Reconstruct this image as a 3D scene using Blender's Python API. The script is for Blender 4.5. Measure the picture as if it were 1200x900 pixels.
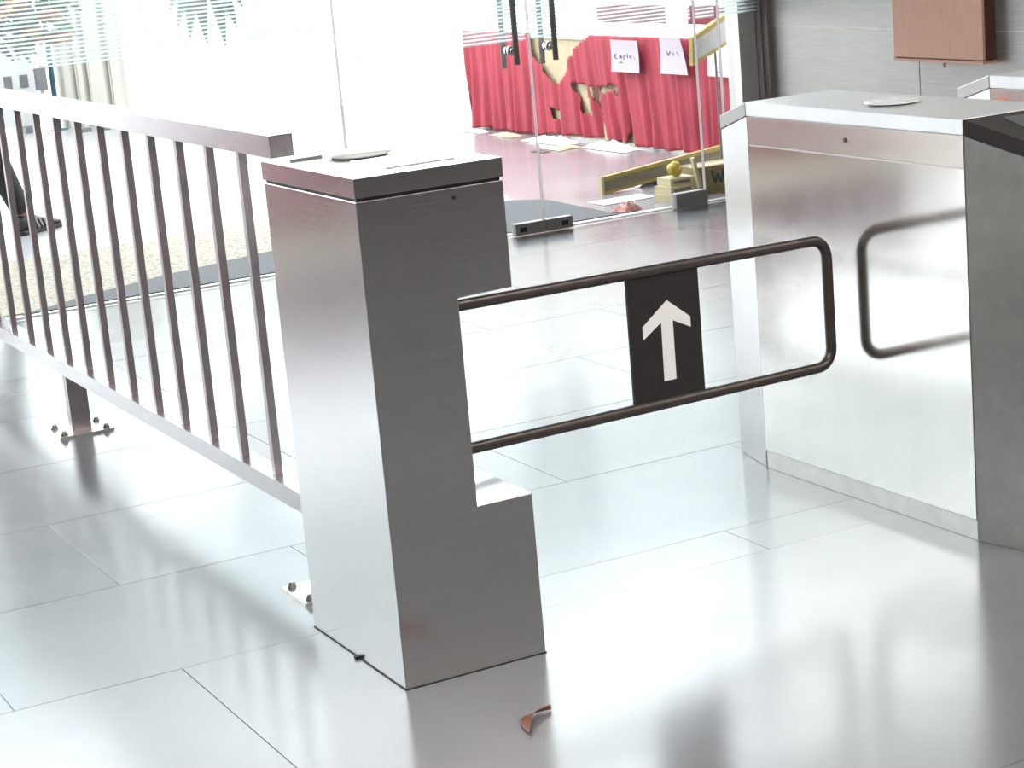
import bpy, bmesh, math, random
from mathutils import Vector, Matrix, noise

random.seed(7)
for o in list(bpy.data.objects):
    bpy.data.objects.remove(o, do_unlink=True)
SC = bpy.context.scene
COL = SC.collection
PI = math.pi

# ------------------------------------------------------------------ camera
cam = bpy.data.cameras.new('camera')
cam.sensor_width = 36.0
cam.lens = 2424.43 / 1200 * 36.0
cam.clip_start = 0.05
cam.clip_end = 300
camo = bpy.data.objects.new('camera', cam)
COL.objects.link(camo)
r_ = Vector((0.88055, -0.46616, -0.08565)); u_ = Vector((0.18097, 0.16365, 0.96978)); f_ = Vector((0.43805, 0.86943, -0.22846))
m = Matrix((r_, u_, -f_)).transposed().to_4x4()
m.translation = Vector((-1.4751, -3.4987, 1.481))
camo.matrix_world = m
SC.camera = camo

# ------------------------------------------------------------------ world: bright hazy overcast sky
SKY = 7.0
w = bpy.data.worlds.new('sky'); SC.world = w; w.use_nodes = True
bg = w.node_tree.nodes['Background']
bg.inputs[0].default_value = (0.91, 0.965, 1.0, 1)
bg.inputs[1].default_value = SKY
SC.view_settings.view_transform = 'Standard'
SC.view_settings.look = 'None'
SC.view_settings.gamma = 1.0
SC.view_settings.use_curve_mapping = False
SC.view_settings.exposure = 0.0

# ------------------------------------------------------------------ helpers
MATS = {}
def nodes_of(name):
    mt = bpy.data.materials.new(name); mt.use_nodes = True
    MATS[name] = mt
    nt = mt.node_tree
    return mt, nt, nt.nodes['Principled BSDF']

def mat(name, col, rough=0.5, metal=0.0, var=0.06, scale=8.0, ior=1.5, bump=0.0, stretch=(1, 1, 1), rvar=0.0, spec=None):
    """procedural material: noise varies colour, roughness and fine relief"""
    mt, nt, b = nodes_of(name)
    tc = nt.nodes.new('ShaderNodeTexCoord'); mp = nt.nodes.new('ShaderNodeMapping')
    mp.inputs['Scale'].default_value = stretch
    nt.links.new(tc.outputs['Object'], mp.inputs['Vector'])
    nz = nt.nodes.new('ShaderNodeTexNoise'); nz.inputs['Scale'].default_value = scale; nz.inputs['Detail'].default_value = 4
    nt.links.new(mp.outputs[0], nz.inputs['Vector'])
    cr = nt.nodes.new('ShaderNodeValToRGB')
    cr.color_ramp.elements[0].position = 0.3; cr.color_ramp.elements[1].position = 0.7
    cr.color_ramp.elements[0].color = tuple(max(0, c * (1 - var)) for c in col) + (1,)
    cr.color_ramp.elements[1].color = tuple(min(1, c * (1 + var)) for c in col) + (1,)
    nt.links.new(nz.outputs['Fac'], cr.inputs[0]); nt.links.new(cr.outputs[0], b.inputs['Base Color'])
    b.inputs['Roughness'].default_value = rough; b.inputs['Metallic'].default_value = metal; b.inputs['IOR'].default_value = ior
    if spec is not None: b.inputs['Specular IOR Level'].default_value = spec
    if rvar:
        mr = nt.nodes.new('ShaderNodeMapRange')
        mr.inputs[3].default_value = rough - rvar; mr.inputs[4].default_value = rough + rvar
        nt.links.new(nz.outputs['Fac'], mr.inputs[0]); nt.links.new(mr.outputs[0], b.inputs['Roughness'])
    if bump:
        bp = nt.nodes.new('ShaderNodeBump'); bp.inputs['Strength'].default_value = bump; bp.inputs['Distance'].default_value = 0.002
        nt.links.new(nz.outputs['Fac'], bp.inputs['Height']); nt.links.new(bp.outputs[0], b.inputs['Normal'])
    return mt

def new_bm(): return bmesh.new()
def box(bm, x0, x1, y0, y1, z0, z1):
    vs = [bm.verts.new(p) for p in ((x0,y0,z0),(x1,y0,z0),(x1,y1,z0),(x0,y1,z0),(x0,y0,z1),(x1,y0,z1),(x1,y1,z1),(x0,y1,z1))]
    for q in ((3,2,1,0),(4,5,6,7),(0,1,5,4),(1,2,6,5),(2,3,7,6),(3,0,4,7)):
        bm.faces.new([vs[i] for i in q])
    return bm
def prism(bm, pts, axis, a, b):
    """extrude a polygon of 2-D points along axis ('x','y','z') from a to b"""
    def P(p, t):
        return {'x': (t, p[0], p[1]), 'y': (p[0], t, p[1]), 'z': (p[0], p[1], t)}[axis]
    A = [bm.verts.new(P(p, a)) for p in pts]; B = [bm.verts.new(P(p, b)) for p in pts]
    n = len(pts)
    bm.faces.new(A); bm.faces.new(B[::-1])
    for i in range(n):
        bm.faces.new((A[i], B[i], B[(i+1) % n], A[(i+1) % n]))
    bmesh.ops.recalc_face_normals(bm, faces=bm.faces)
    return bm
def loft(bm, rings, cap=True):
    R = [[bm.verts.new(p) for p in ring] for ring in rings]
    n = len(R[0])
    for a, b in zip(R, R[1:]):
        for i in range(n):
            bm.faces.new((a[i], a[(i+1) % n], b[(i+1) % n], b[i]))
    if cap:
        bm.faces.new(R[0][::-1]); bm.faces.new(R[-1])
    return bm
def tube(bm, pts, rad, seg=12):
    pts = [Vector(p) for p in pts]; rings = []
    rads = rad if isinstance(rad, (list, tuple)) else [rad] * len(pts)
    t0 = (pts[1] - pts[0]).normalized()
    ref = Vector((0, 0, 1)) if abs(t0.z) < 0.9 else Vector((0, 1, 0))
    n = t0.cross(ref).normalized()
    for i, p in enumerate(pts):
        a = pts[max(0, i-1)]; b = pts[min(len(pts)-1, i+1)]
        t = (b - a).normalized()
        n = (n - t * n.dot(t)).normalized(); bt = t.cross(n)
        rings.append([p + (n * math.cos(2*PI*k/seg) + bt * math.sin(2*PI*k/seg)) * rads[i] for k in range(seg)])
    loft(bm, rings)
    bmesh.ops.recalc_face_normals(bm, faces=bm.faces)
    return bm
def lathe(bm, prof, c=(0, 0, 0), seg=32):
    rings = [[(c[0]+r*math.cos(2*PI*k/seg), c[1]+r*math.sin(2*PI*k/seg), c[2]+z) for k in range(seg)] for r, z in prof]
    loft(bm, rings); bmesh.ops.recalc_face_normals(bm, faces=bm.faces)
    return bm
def bevel(bm, w, seg=2, angle=0.5):
    es = [e for e in bm.edges if len(e.link_faces) == 2 and e.calc_face_angle(0) > angle]
    bmesh.ops.bevel(bm, geom=es, offset=w, segments=seg, profile=0.5, affect='EDGES', clamp_overlap=True)
    return bm
def obj(name, bm, mt, parent=None, smooth=False, mats=None):
    me = bpy.data.meshes.new(name); bm.to_mesh(me); bm.free()
    for q in (mats or [mt]): me.materials.append(q)
    if smooth:
        for p in me.polygons: p.use_smooth = True
    o = bpy.data.objects.new(name, me); COL.objects.link(o)
    if parent: o.parent = parent
    return o
def inst(name, me, parent, loc=(0, 0, 0), rot=(0, 0, 0), sc=None):
    o = bpy.data.objects.new(name, me); COL.objects.link(o); o.parent = parent
    o.location = loc; o.rotation_euler = rot
    if sc: o.scale = sc
    return o
def tag(o, label, cat, group=None, kind=None):
    o['label'] = label
    if cat: o['category'] = cat
    if group: o['group'] = group
    if kind: o['kind'] = kind
    return o
def thing(name, label, cat, loc=(0, 0, 0), group=None):
    o = bpy.data.objects.new(name, None); COL.objects.link(o); o.location = loc
    o.empty_display_size = 0.05
    return tag(o, label, cat, group)
def struct(name, bm, mt, label, cat):
    return tag(obj(name, bm, mt), label, cat, None, 'structure')
def bbox_obj(name, mt, parent, x0, x1, y0, y1, z0, z1, bv=0.0, seg=2):
    b = box(new_bm(), x0, x1, y0, y1, z0, z1)
    if bv: bevel(b, bv, seg)
    return obj(name, b, mt, parent)

# ------------------------------------------------------------------ materials
mat('steel_h', (0.63, 0.61, 0.605), 0.19, 1.0, 0.04, 20, bump=0.03, stretch=(0.12, 0.12, 25), rvar=0.03)      # brushed along the horizontal
mat('steel_v', (0.93, 0.905, 0.86), 0.13, 1.0, 0.02, 3, bump=0.0, stretch=(4, 4, 0.3), rvar=0.03)    # faint vertical waviness
mat('steel_strip', (0.80, 0.74, 0.69), 0.2, 1.0, 0.03, 20, stretch=(0.1, 0.1, 20), rvar=0.03)  # warm tint puts the strip's pink reflection into the base colour
mat('steel_top', (0.84, 0.84, 0.84), 0.38, 1.0, 0.03, 6, rvar=0.03)
mat('steel_plain', (0.80, 0.77, 0.73), 0.32, 1.0, 0.06, 20, rvar=0.05)
mat('steel_dark', (0.36, 0.34, 0.33), 0.38, 1.0, 0.08, 30, stretch=(1, 1, 20))
mat('cap_dark', (0.035, 0.03, 0.028), 0.35, 0.0, 0.1, 30)
mat('gap_black', (0.012, 0.012, 0.012), 0.6, 0.0, 0.1, 20)
mat('arm_tube', (0.10, 0.085, 0.08), 0.33, 0.6, 0.1, 30)
mat('sign_black', (0.022, 0.02, 0.02), 0.45, 0.0, 0.1, 30)
mat('sign_white', (0.92, 0.92, 0.93), 0.5, 0.0, 0.02, 30)
mat('plastic_white', (0.62, 0.66, 0.66), 0.25, 0.0, 0.03, 20)
mat('reader_glass', (0.10, 0.11, 0.11), 0.12, 0.0, 0.1, 20)
mat('grout', (0.15, 0.15, 0.155), 0.42, 0.0, 0.2, 30)
mat('wall_panel', (0.44, 0.415, 0.39), 0.42, 0.55, 0.12, 10, stretch=(1, 0.6, 26), rvar=0.06)
mat('wall_seam', (0.75, 0.68, 0.60), 0.45, 0.4, 0.1, 20)
mat('wall_rear', (0.055, 0.048, 0.045), 0.7, 0.0, 0.1, 3)
mat('wall_plain', (0.42, 0.40, 0.38), 0.7, 0.0, 0.05, 3)
mat('ceiling', (0.30, 0.29, 0.285), 0.8, 0.0, 0.05, 3)
mat('copper', (0.72, 0.40, 0.29), 0.5, 0.15, 0.07, 12, stretch=(1, 12, 1))
mat('copper_dark', (0.10, 0.045, 0.035), 0.5, 0.1, 0.1, 12)
mat('ground', (0.19, 0.18, 0.19), 0.22, 0.0, 0.12, 1.3, ior=1.75, rvar=0.05)
mat('paving_glare', (0.21, 0.205, 0.21), 0.35, 0.0, 0.06, 1.2)
mat('gravel', (0.215, 0.195, 0.15), 0.8, 0.0, 0.55, 55, bump=0.4)
mat('mat_rubber', (0.030, 0.032, 0.036), 0.75, 0.0, 0.3, 60, bump=0.3)
mat('white_wall', (0.62, 0.60, 0.55), 0.8, 0.0, 0.03, 1.5)
mat('cream_wall', (0.34, 0.33, 0.285), 0.8, 0.0, 0.05, 3)
mat('white_metal', (0.35, 0.35, 0.35), 0.5, 0.0, 0.05, 8)
mat('grey_metal', (0.10, 0.10, 0.105), 0.5, 0.3, 0.1, 8)
mat('teal_metal', (0.03, 0.09, 0.12), 0.4, 0.2, 0.1, 8)
mat('red_cloth', (0.275, 0.024, 0.040), 0.75, 0.0, 0.12, 5, bump=0.1)
mat('red_dark', (0.14, 0.012, 0.022), 0.7, 0.0, 0.12, 6)
mat('cream_cloth', (0.36, 0.29, 0.18), 0.8, 0.0, 0.10, 40)
mat('white_cloth', (0.55, 0.53, 0.5), 0.8, 0.0, 0.04, 8)
mat('paper', (0.36, 0.31, 0.345), 0.8, 0.0, 0.03, 10)
mat('paper_white', (0.5, 0.5, 0.5), 0.8, 0.0, 0.03, 10)
mat('ink', (0.13, 0.10, 0.115), 0.8, 0.0, 0.1, 10)
mat('yellow_wood', (0.21, 0.155, 0.028), 0.6, 0.0, 0.15, 12, stretch=(0.4, 6, 6))
mat('grey_wood', (0.12, 0.105, 0.06), 0.7, 0.0, 0.2, 12, stretch=(0.4, 6, 6))
mat('card_box', (0.15, 0.115, 0.05), 0.75, 0.0, 0.15, 14)
mat('cream_card', (0.34, 0.29, 0.17), 0.7, 0.0, 0.08, 14)
mat('green_ink', (0.02, 0.045, 0.03), 0.8, 0.0, 0.1, 14)
mat('yellow_lump', (0.34, 0.24, 0.03), 0.6, 0.0, 0.2, 30)
mat('wrapper', (0.25, 0.09, 0.07), 0.5, 0.0, 0.5, 60)
mat('leaf_dry', (0.23, 0.075, 0.045), 0.4, 0.0, 0.3, 60, bump=0.3)
mat('leaf_green', (0.055, 0.21, 0.06), 0.5, 0.0, 0.4, 14)
mat('leaf_palm', (0.055, 0.12, 0.05), 0.5, 0.0, 0.35, 14)
mat('flower_orange', (0.50, 0.22, 0.04), 0.5, 0.0, 0.2, 20)
mat('bark', (0.09, 0.06, 0.04), 0.9, 0.0, 0.3, 20, bump=0.5)
mat('pot_clay', (0.18, 0.07, 0.04), 0.7, 0.0, 0.1, 8)
mat('handle_steel', (0.26, 0.26, 0.24), 0.45, 0.2, 0.1, 30)
mat('chrome', (0.85, 0.85, 0.85), 0.12, 1.0, 0.02, 10)
mat('clamp_grey', (0.24, 0.245, 0.24), 0.45, 0.3, 0.08, 20)
mat('trousers', (0.014, 0.013, 0.014), 0.85, 0.0, 0.2, 20)
mat('shirt', (0.12, 0.14, 0.18), 0.8, 0.0, 0.1, 12)
mat('skin', (0.38, 0.21, 0.14), 0.55, 0.0, 0.05, 15)
mat('hair', (0.012, 0.01, 0.009), 0.5, 0.0, 0.2, 40)
mat('shoe_black', (0.014, 0.013, 0.015), 0.45, 0.0, 0.2, 20)
mat('shoe_white', (0.22, 0.21, 0.2), 0.6, 0.0, 0.05, 20)
mat('lamp_frame', (0.4, 0.4, 0.4), 0.5, 0.3, 0.03, 8)

# polished floor tile: dark grey stone, mirror-like at a glancing view, slightly worn
def floor_mat():
    mt, nt, b = nodes_of('floor_tile')
    tc = nt.nodes.new('ShaderNodeTexCoord')
    oi = nt.nodes.new('ShaderNodeObjectInfo')
    nz = nt.nodes.new('ShaderNodeTexNoise'); nz.inputs['Scale'].default_value = 1.6; nz.inputs['Detail'].default_value = 6
    geo = nt.nodes.new('ShaderNodeNewGeometry')
    nt.links.new(geo.outputs['Position'], nz.inputs['Vector'])
    cr = nt.nodes.new('ShaderNodeValToRGB')
    cr.color_ramp.elements[0].position = 0.3; cr.color_ramp.elements[1].position = 0.75
    cr.color_ramp.elements[0].color = (0.145, 0.155, 0.168, 1); cr.color_ramp.elements[1].color = (0.185, 0.196, 0.21, 1)
    nt.links.new(nz.outputs['Fac'], cr.inputs[0])
    hv = nt.nodes.new('ShaderNodeHueSaturation')
    mr = nt.nodes.new('ShaderNodeMapRange'); mr.inputs[3].default_value = 0.93; mr.inputs[4].default_value = 1.07
    nt.links.new(oi.outputs['Random'], mr.inputs[0]); nt.links.new(mr.outputs[0], hv.inputs['Value'])
    nt.links.new(cr.outputs[0], hv.inputs['Color']); nt.links.new(hv.outputs[0], b.inputs['Base Color'])
    n2 = nt.nodes.new('ShaderNodeTexNoise'); n2.inputs['Scale'].default_value = 5; n2.inputs['Detail'].default_value = 5
    nt.links.new(geo.outputs['Position'], n2.inputs['Vector'])
    m2 = nt.nodes.new('ShaderNodeMapRange'); m2.inputs[3].default_value = 0.15; m2.inputs[4].default_value = 0.26
    nt.links.new(n2.outputs['Fac'], m2.inputs[0]); nt.links.new(m2.outputs[0], b.inputs['Roughness'])
    b.inputs['IOR'].default_value = 1.72
    n3 = nt.nodes.new('ShaderNodeTexNoise'); n3.inputs['Scale'].default_value = 9
    nt.links.new(geo.outputs['Position'], n3.inputs['Vector'])
    bp = nt.nodes.new('ShaderNodeBump'); bp.inputs['Strength'].default_value = 0.004; bp.inputs['Distance'].default_value = 0.01
    nt.links.new(n3.outputs['Fac'], bp.inputs['Height']); nt.links.new(bp.outputs[0], b.inputs['Normal'])
floor_mat()

def glass_mat(name, tint=(0.98, 0.99, 0.992)):
    mt = bpy.data.materials.new(name); mt.use_nodes = True; MATS[name] = mt
    nt = mt.node_tree; nt.nodes.clear()
    out = nt.nodes.new('ShaderNodeOutputMaterial'); mx = nt.nodes.new('ShaderNodeMixShader')
    tr = nt.nodes.new('ShaderNodeBsdfTransparent'); gl = nt.nodes.new('ShaderNodeBsdfGlossy'); fr = nt.nodes.new('ShaderNodeFresnel')
    tr.inputs[0].default_value = tint + (1,); gl.inputs['Roughness'].default_value = 0.0; fr.inputs[0].default_value = 1.3
    nt.links.new(fr.outputs[0], mx.inputs[0]); nt.links.new(tr.outputs[0], mx.inputs[1]); nt.links.new(gl.outputs[0], mx.inputs[2])
    nt.links.new(mx.outputs[0], out.inputs[0])
glass_mat('glass')
mat('glass_edge', (0.40, 0.36, 0.36), 0.3, 0.0, 0.03, 10)
def film_mat():
    """frosted film printed with fine white horizontal stripes"""
    mt = bpy.data.materials.new('film'); mt.use_nodes = True; MATS['film'] = mt
    nt = mt.node_tree; nt.nodes.clear()
    N = nt.nodes.new; L = nt.links.new
    out = N('ShaderNodeOutputMaterial'); mx = N('ShaderNodeMixShader'); tr = N('ShaderNodeBsdfTransparent')
    tl = N('ShaderNodeBsdfTranslucent'); df = N('ShaderNodeBsdfDiffuse'); m2 = N('ShaderNodeMixShader')
    tl.inputs[0].default_value = (0.70, 0.74, 0.74, 1); df.inputs[0].default_value = (0.6, 0.63, 0.63, 1); m2.inputs[0].default_value = 0.35
    tr.inputs[0].default_value = (0.93, 0.97, 0.96, 1)
    L(tl.outputs[0], m2.inputs[1]); L(df.outputs[0], m2.inputs[2])
    geo = N('ShaderNodeNewGeometry'); sx = N('ShaderNodeSeparateXYZ'); L(geo.outputs['Position'], sx.inputs[0])
    dv = N('ShaderNodeMath'); dv.operation = 'DIVIDE'; dv.inputs[1].default_value = 0.0165; L(sx.outputs['Z'], dv.inputs[0])
    fr = N('ShaderNodeMath'); fr.operation = 'FRACT'; L(dv.outputs[0], fr.inputs[0])
    gt = N('ShaderNodeMath'); gt.operation = 'GREATER_THAN'; gt.inputs[1].default_value = 0.5; L(fr.outputs[0], gt.inputs[0])
    mr = N('ShaderNodeMapRange'); mr.inputs[3].default_value = 0.08; mr.inputs[4].default_value = 0.84; L(gt.outputs[0], mr.inputs[0])
    L(mr.outputs[0], mx.inputs[0]); L(tr.outputs[0], mx.inputs[1]); L(m2.outputs[0], mx.inputs[2]); L(mx.outputs[0], out.inputs[0])
film_mat()
def emis(name, col, s):
    mt = bpy.data.materials.new(name); mt.use_nodes = True; MATS[name] = mt
    b = mt.node_tree.nodes['Principled BSDF']
    b.inputs['Emission Color'].default_value = col + (1,); b.inputs['Emission Strength'].default_value = s
emis('lamp_glow', (1.0, 0.94, 0.87), 15.0)
M = MATS

# ------------------------------------------------------------------ the setting: hall
GY = 4.66          # plane of the glass front
XR = 4.13          # right wall
XL, YB, ZC = -7.5, -8.0, 3.3
floor = struct('floor', box(new_bm(), XL, XR + 0.2, YB, GY + 0.09, -0.12, -0.003), M['grout'], 'polished dark grey stone tile floor of the entrance hall', 'floor')
# tile courses along X; joints where the photograph shows them
JW = 0.0008
def tile_mesh(x0, x1, y0, y1):
    b = box(new_bm(), x0 + JW, x1 - JW, y0 + JW, y1 - JW, -0.010, 0.0)
    es = [e for e in b.edges if all(v.co.z > -0.001 for v in e.verts)]
    bmesh.ops.bevel(b, geom=es, offset=0.0006, segments=1, affect='EDGES')
    obj('tile', b, M['floor_tile'], floor)
rows = []
y = 0.42
while y < GY: rows.append((y, min(y + 0.63, GY + 0.085))); y += 0.63
y = 0.42
while y > -5.2: rows.append((y - (1.40 if y > 0.4 else 0.63), y)); y = rows[-1][0]
rows.sort()
def xjoints(ya, yb):
    if abs(ya - 0.42) < 1e-6: return [-4.6, -3.19, -2.35, -1.506, -0.664, 0.178, 1.45, 2.3, 3.15, XR]
    if abs(yb - 0.42) < 1e-6: return [-4.6, -3.7, -2.84, -2.0, -1.157, -0.315, 1.45, 2.3, 3.15, XR]
    k = round((ya - 0.42) / 0.63); off = -4.6 + 0.3 + 0.45 * (k % 2)
    xs = [-4.6]
    while off < XR - 0.2: xs.append(off); off += 1.2
    return xs + [XR]
for (ya, yb) in rows:
    xs = xjoints(ya, yb)
    for xa, xb in zip(xs, xs[1:]):
        if abs(yb - 0.42) < 1e-6 and xb > 0.5:
            if xa < 0.2:      # tile notched under the pedestal where a narrow course begins
                g = JW
                L6 = [(xa + g, ya + g), (xb - g, ya + g), (xb - g, 0.235 - g), (0.2 - g, 0.235 - g), (0.2 - g, yb - g), (xa + g, yb - g)]
                obj('tile', prism(new_bm(), L6, 'z', -0.010, 0.0), M['floor_tile'], floor)
                xa = 0.2
            else: tile_mesh(xa, xb, ya, 0.235)
            cut = [xa, 1.02, xb] if xa < 1.02 < xb else [xa, xb]
            for q0, q1 in zip(cut, cut[1:]): tile_mesh(q0, q1, 0.235, yb)
        else:
            tile_mesh(xa, xb, ya, yb)

ceil = struct('ceiling', box(new_bm(), XL - 0.2, XR + 0.25, YB - 0.2, GY + 0.3, ZC, ZC + 0.15), M['ceiling'], 'plain grey ceiling of the entrance hall', 'ceiling')
struct('wall_rear', box(new_bm(), XL - 0.2, XR + 0.25, YB - 0.2, YB, -0.12, ZC), M['wall_rear'], 'brown rear wall of the hall behind the viewer', 'wall')
struct('wall_left', box(new_bm(), XL - 0.2, XL, YB, GY + 0.3, -0.12, ZC), M['wall_plain'], 'plain wall at the left end of the hall', 'wall')
wr = struct('wall_right', box(new_bm(), XR + 0.0035, XR + 0.25, YB, GY + 0.3, -0.12, ZC), M['wall_seam'], 'grey brushed metal panel wall on the right', 'wall')
zs = [0.0, 0.79, 1.62, 2.45, ZC]
for z0, z1 in zip(zs, zs[1:]):
    y = GY + 0.02
    while y > YB:
        y0 = max(YB, y - 1.14)
        b = box(new_bm(), XR, XR + 0.0035, y0 + 0.0025, y - 0.0025, z0 + 0.003, z1 - 0.003)
        obj('panel', bevel(b, 0.002, 1), M['wall_panel'], wr)
        y = y0
# dark jamb between the glass front and the metal wall
struct('trim_1', bevel(box(new_bm(), XR - 0.028, XR, GY - 0.05, GY + 0.30, 0, ZC), 0.003), M['steel_dark'], 'narrow dark metal jamb where glass front meets the panelled wall', 'jamb')
struct('trim_2', box(new_bm(), XL, XR, GY + 0.055, GY + 0.085, -0.002, 0.006), M['steel_plain'], 'thin bright metal threshold strip under the glass front', 'threshold')

# glass front: fixed panes and two swing doors, all with striped film above
def pane(name, x0, x1, zb, label, film_z, kind='window', y=GY):
    b = new_bm(); box(b, x0 + 0.002, x1 - 0.002, y - 0.006, y + 0.006, zb, ZC - 0.02)
    b.faces.ensure_lookup_table()
    for f in b.faces:
        if abs(f.normal.x) > 0.5: f.material_index = 1
    bmesh.ops.recalc_face_normals(b, faces=b.faces)
    b.normal_update()
    for f in b.faces: f.material_index = 1 if (abs(f.normal.x) > 0.5 or abs(f.normal.z) > 0.5) else 0
    o = obj(name, b, None, mats=[M['glass'], M['glass_edge']])
    tag(o, label, kind, None, 'structure')
    f = obj('striped_film', box(new_bm(), x0 + 0.012, x1 - 0.012, y + 0.0063, y + 0.0073, film_z, 1.75), M['film'], o)
    f['label'] = 'frosted film with fine white horizontal stripes'
    return o
pane('window_1', -7.48, -4.4, 0.004, 'fixed glass pane at the far left of the front', 0.985)
pane('window_2', -4.4, -1.25, 0.004, 'fixed glass pane left of the railing', 0.985)
pane('window_3', -1.25, 1.945, 0.004, 'fixed glass pane behind the baluster railing', 0.985)
pane('window_4', 3.735, 3.862, 0.004, 'narrow fixed glass strip beside the right door', 0.86)
pane('window_5', 3.866, XR - 0.03, 0.004, 'fixed glass pane in front of the grey column', 0.86)
HANDLE_SPOTS = {}
def door(name, x0, x1, label, hx):
    d = pane(name, x0, x1, 0.014, label, 0.86, 'door')
    # tubular pull handles inside and outside, joined by round standoffs through the glass
    for side, rad in ((-1, 0.0125), (1, 0.0125)):
        yy = GY + side * 0.062
        z0 = 0.765 if side < 0 else 0.745
        b = tube(new_bm(), [(hx, yy, z0), (hx, yy, 1.55)], rad, 16)
        h = obj('pull_handle', b, M['handle_steel'], d, True)
        for z in (0.825, 1.49):
            b = tube(new_bm(), [(hx, GY + side * 0.0075, z), (hx, GY + side * 0.05, z)], 0.011, 14)
            obj('standoff', b, M['chrome'], h, True)
            b = tube(new_bm(), [(hx, GY + side * 0.0075, z), (hx, GY + side * 0.016, z)], 0.021, 18)
            obj('standoff_disc', b, M['chrome'], h)
    return d
d1 = door('door_1', 1.947, 2.866, 'glass swing door leaf on the left of the meeting pair', 2.768)
d2 = door('door_2', 2.870, 3.732, 'glass swing door leaf on the right of the meeting pair', 2.962)
def patch(parent, x0, x1, z0=0.006, z1=0.058, bolts=True):
    b = box(new_bm(), x0, x1, GY - 0.022, GY + 0.022, z0, z1); bevel(b, 0.004)
    p = obj('patch_fitting', b, M['clamp_grey'], parent)
    if bolts:
        for xx in bolts:
            bb = box(new_bm(), xx - 0.017, xx + 0.017, GY - 0.0235, GY - 0.0215, z0 + 0.015, z1 - 0.017)
            obj('lock_cover', bb, M['gap_black'], p)
patch(d1, 2.712, 2.8655, bolts=[2.75]); patch(d2, 2.8705, 3.005, bolts=[2.965])
patch(d2, 3.56, 3.731, 0.006, 0.075, bolts=[])
patch(d1, 1.948, 2.10, 0.006, 0.06, bolts=[])

# column just outside the glass, right end
struct('column', bevel(box(new_bm(), 4.005, 4.10, GY + 0.045, GY + 0.10, -0.02, ZC), 0.004), M['wall_panel'], 'grey metal column standing behind the glass at the right end', 'column')

# ------------------------------------------------------------------ outside
gb = new_bm(); box(gb, -40, 40, GY + 0.09, 60, -0.3, 0.0)
struct('ground', gb, M['ground'], 'pale polished paving outside the glass front', 'ground')
# gravelly strip and rubber mat outside the doors
gp = [(-6.5, 4.86), (0.55, 4.80), (0.83, 4.975), (1.27, 5.17), (1.82, 5.335), (2.3, 5.45), (2.6, 5.9), (2.2, 6.2), (1.5, 6.25), (-6.5, 6.3)]
pv = [(-30, 4.76), (3.0, 4.76), (3.25, 5.7), (3.75, 7.2), (4.25, 9.0), (5.2, 12.5), (5.2, 30), (-30, 30)]
struct('paving_glare', prism(new_bm(), pv, 'z', -0.004, 0.002), M['paving_glare'], 'court paving with reflected white glare put into its colour', 'paving')  # same paving made paler; reflected sky and wall brightness put into its colour
struct('gravel_bed', prism(new_bm(), gp, 'z', 0.0, 0.006), M['gravel'], 'pale beige gritty strip of paving beyond the railing', 'paving')
mp_ = [(0.5, 4.765), (3.32, 4.765), (3.345, 5.52), (3.22, 5.66), (2.7, 5.58), (1.82, 5.325), (1.27, 5.16), (0.83, 4.965)]
tag(obj('door_mat', bevel(prism(new_bm(), mp_, 'z', 0.0, 0.008), 0.003, 1), M['mat_rubber']), 'dark grey rubber mat outside the glass doors', 'mat')

# white boundary wall: cladding panels on a slab, running diagonally behind the tables
wd = Vector((0.849, -0.529, 0)).normalized(); wn = Vector((wd.y, -wd.x, 0)); w0 = Vector((4.098, 12.064, 0)) - wd * 1.44
wall = thing('boundary_wall', 'tall white boundary wall beyond the paved court', 'wall', w0); wall['kind'] = 'structure'
rotw = math.atan2(wd.y, wd.x)
wall.rotation_euler = (0, 0, rotw)
obj('wall_core', box(new_bm(), 0, 14.0, 0.03, 0.25, -0.05, 2.3), M['white_wall'], wall)
obj('coping', bevel(box(new_bm(), -0.04, 14.04, -0.03, 0.29, 2.3, 2.36), 0.01), M['white_wall'], wall)
obj('plinth', box(new_bm(), 0.9, 14.0, 0.005, 0.03, -0.05, 0.05), M['white_wall'], wall)
px = 0.0
for k, pw in enumerate((0.13, 0.11, 0.10, 0.17, 0.13)):
    b = prism(new_bm(), [(px + 0.006, 0.03), (px + 0.03, -0.03 - 0.01 * (k % 2)), (px + pw - 0.03, -0.03 - 0.01 * (k % 2)), (px + pw - 0.006, 0.03)], 'z', 0, 2.28)
    obj('cladding_panel', b, M['cream_wall'] if k in (1, 2, 3, 4) else M['white_wall'], wall)
    px += pw
# white slotted barrier left of the wall
fb = thing('slotted_barrier', 'low white barrier with a row of dark square slots', 'barrier', (2.80, 12.85, 0))
fb.rotation_euler = (0, 0, math.radians(-4))
obj('board', bevel(box(new_bm(), -4.2, 0.0, 0, 0.06, 0.05, 0.85), 0.008), M['white_metal'], fb)
sl = box(new_bm(), -0.032, 0.032, -0.004, 0.0, -0.05, 0.05); sme = bpy.data.meshes.new('slot'); sl.to_mesh(sme); sl.free(); sme.materials.append(M['grey_metal'])
for k in range(26):
    inst('slot', sme, fb, (-0.09 - 0.125 * k, 0, 0.40))
for xx in (-4.1, -2.1, -0.1): obj('foot', box(new_bm(), xx - 0.05, xx + 0.05, -0.15, 0.2, 0, 0.05), M['grey_metal'], fb)
gx = thing('utility_box', 'small dark grey box on a short stand before the white barrier', 'box', (2.79, 12.62, 0))
obj('case', bevel(box(new_bm(), -0.045, 0.03, -0.04, 0.04, 0.33, 0.52), 0.006), M['grey_metal'], gx)
obj('stand', box(new_bm(), -0.02, 0.01, -0.015, 0.015, 0.0, 0.33), M['white_metal'], gx)
tp = thing('bollard_pole', 'thin teal metal pole beside the white boundary wall', 'pole', (2.885, 12.66, 0))
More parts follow.
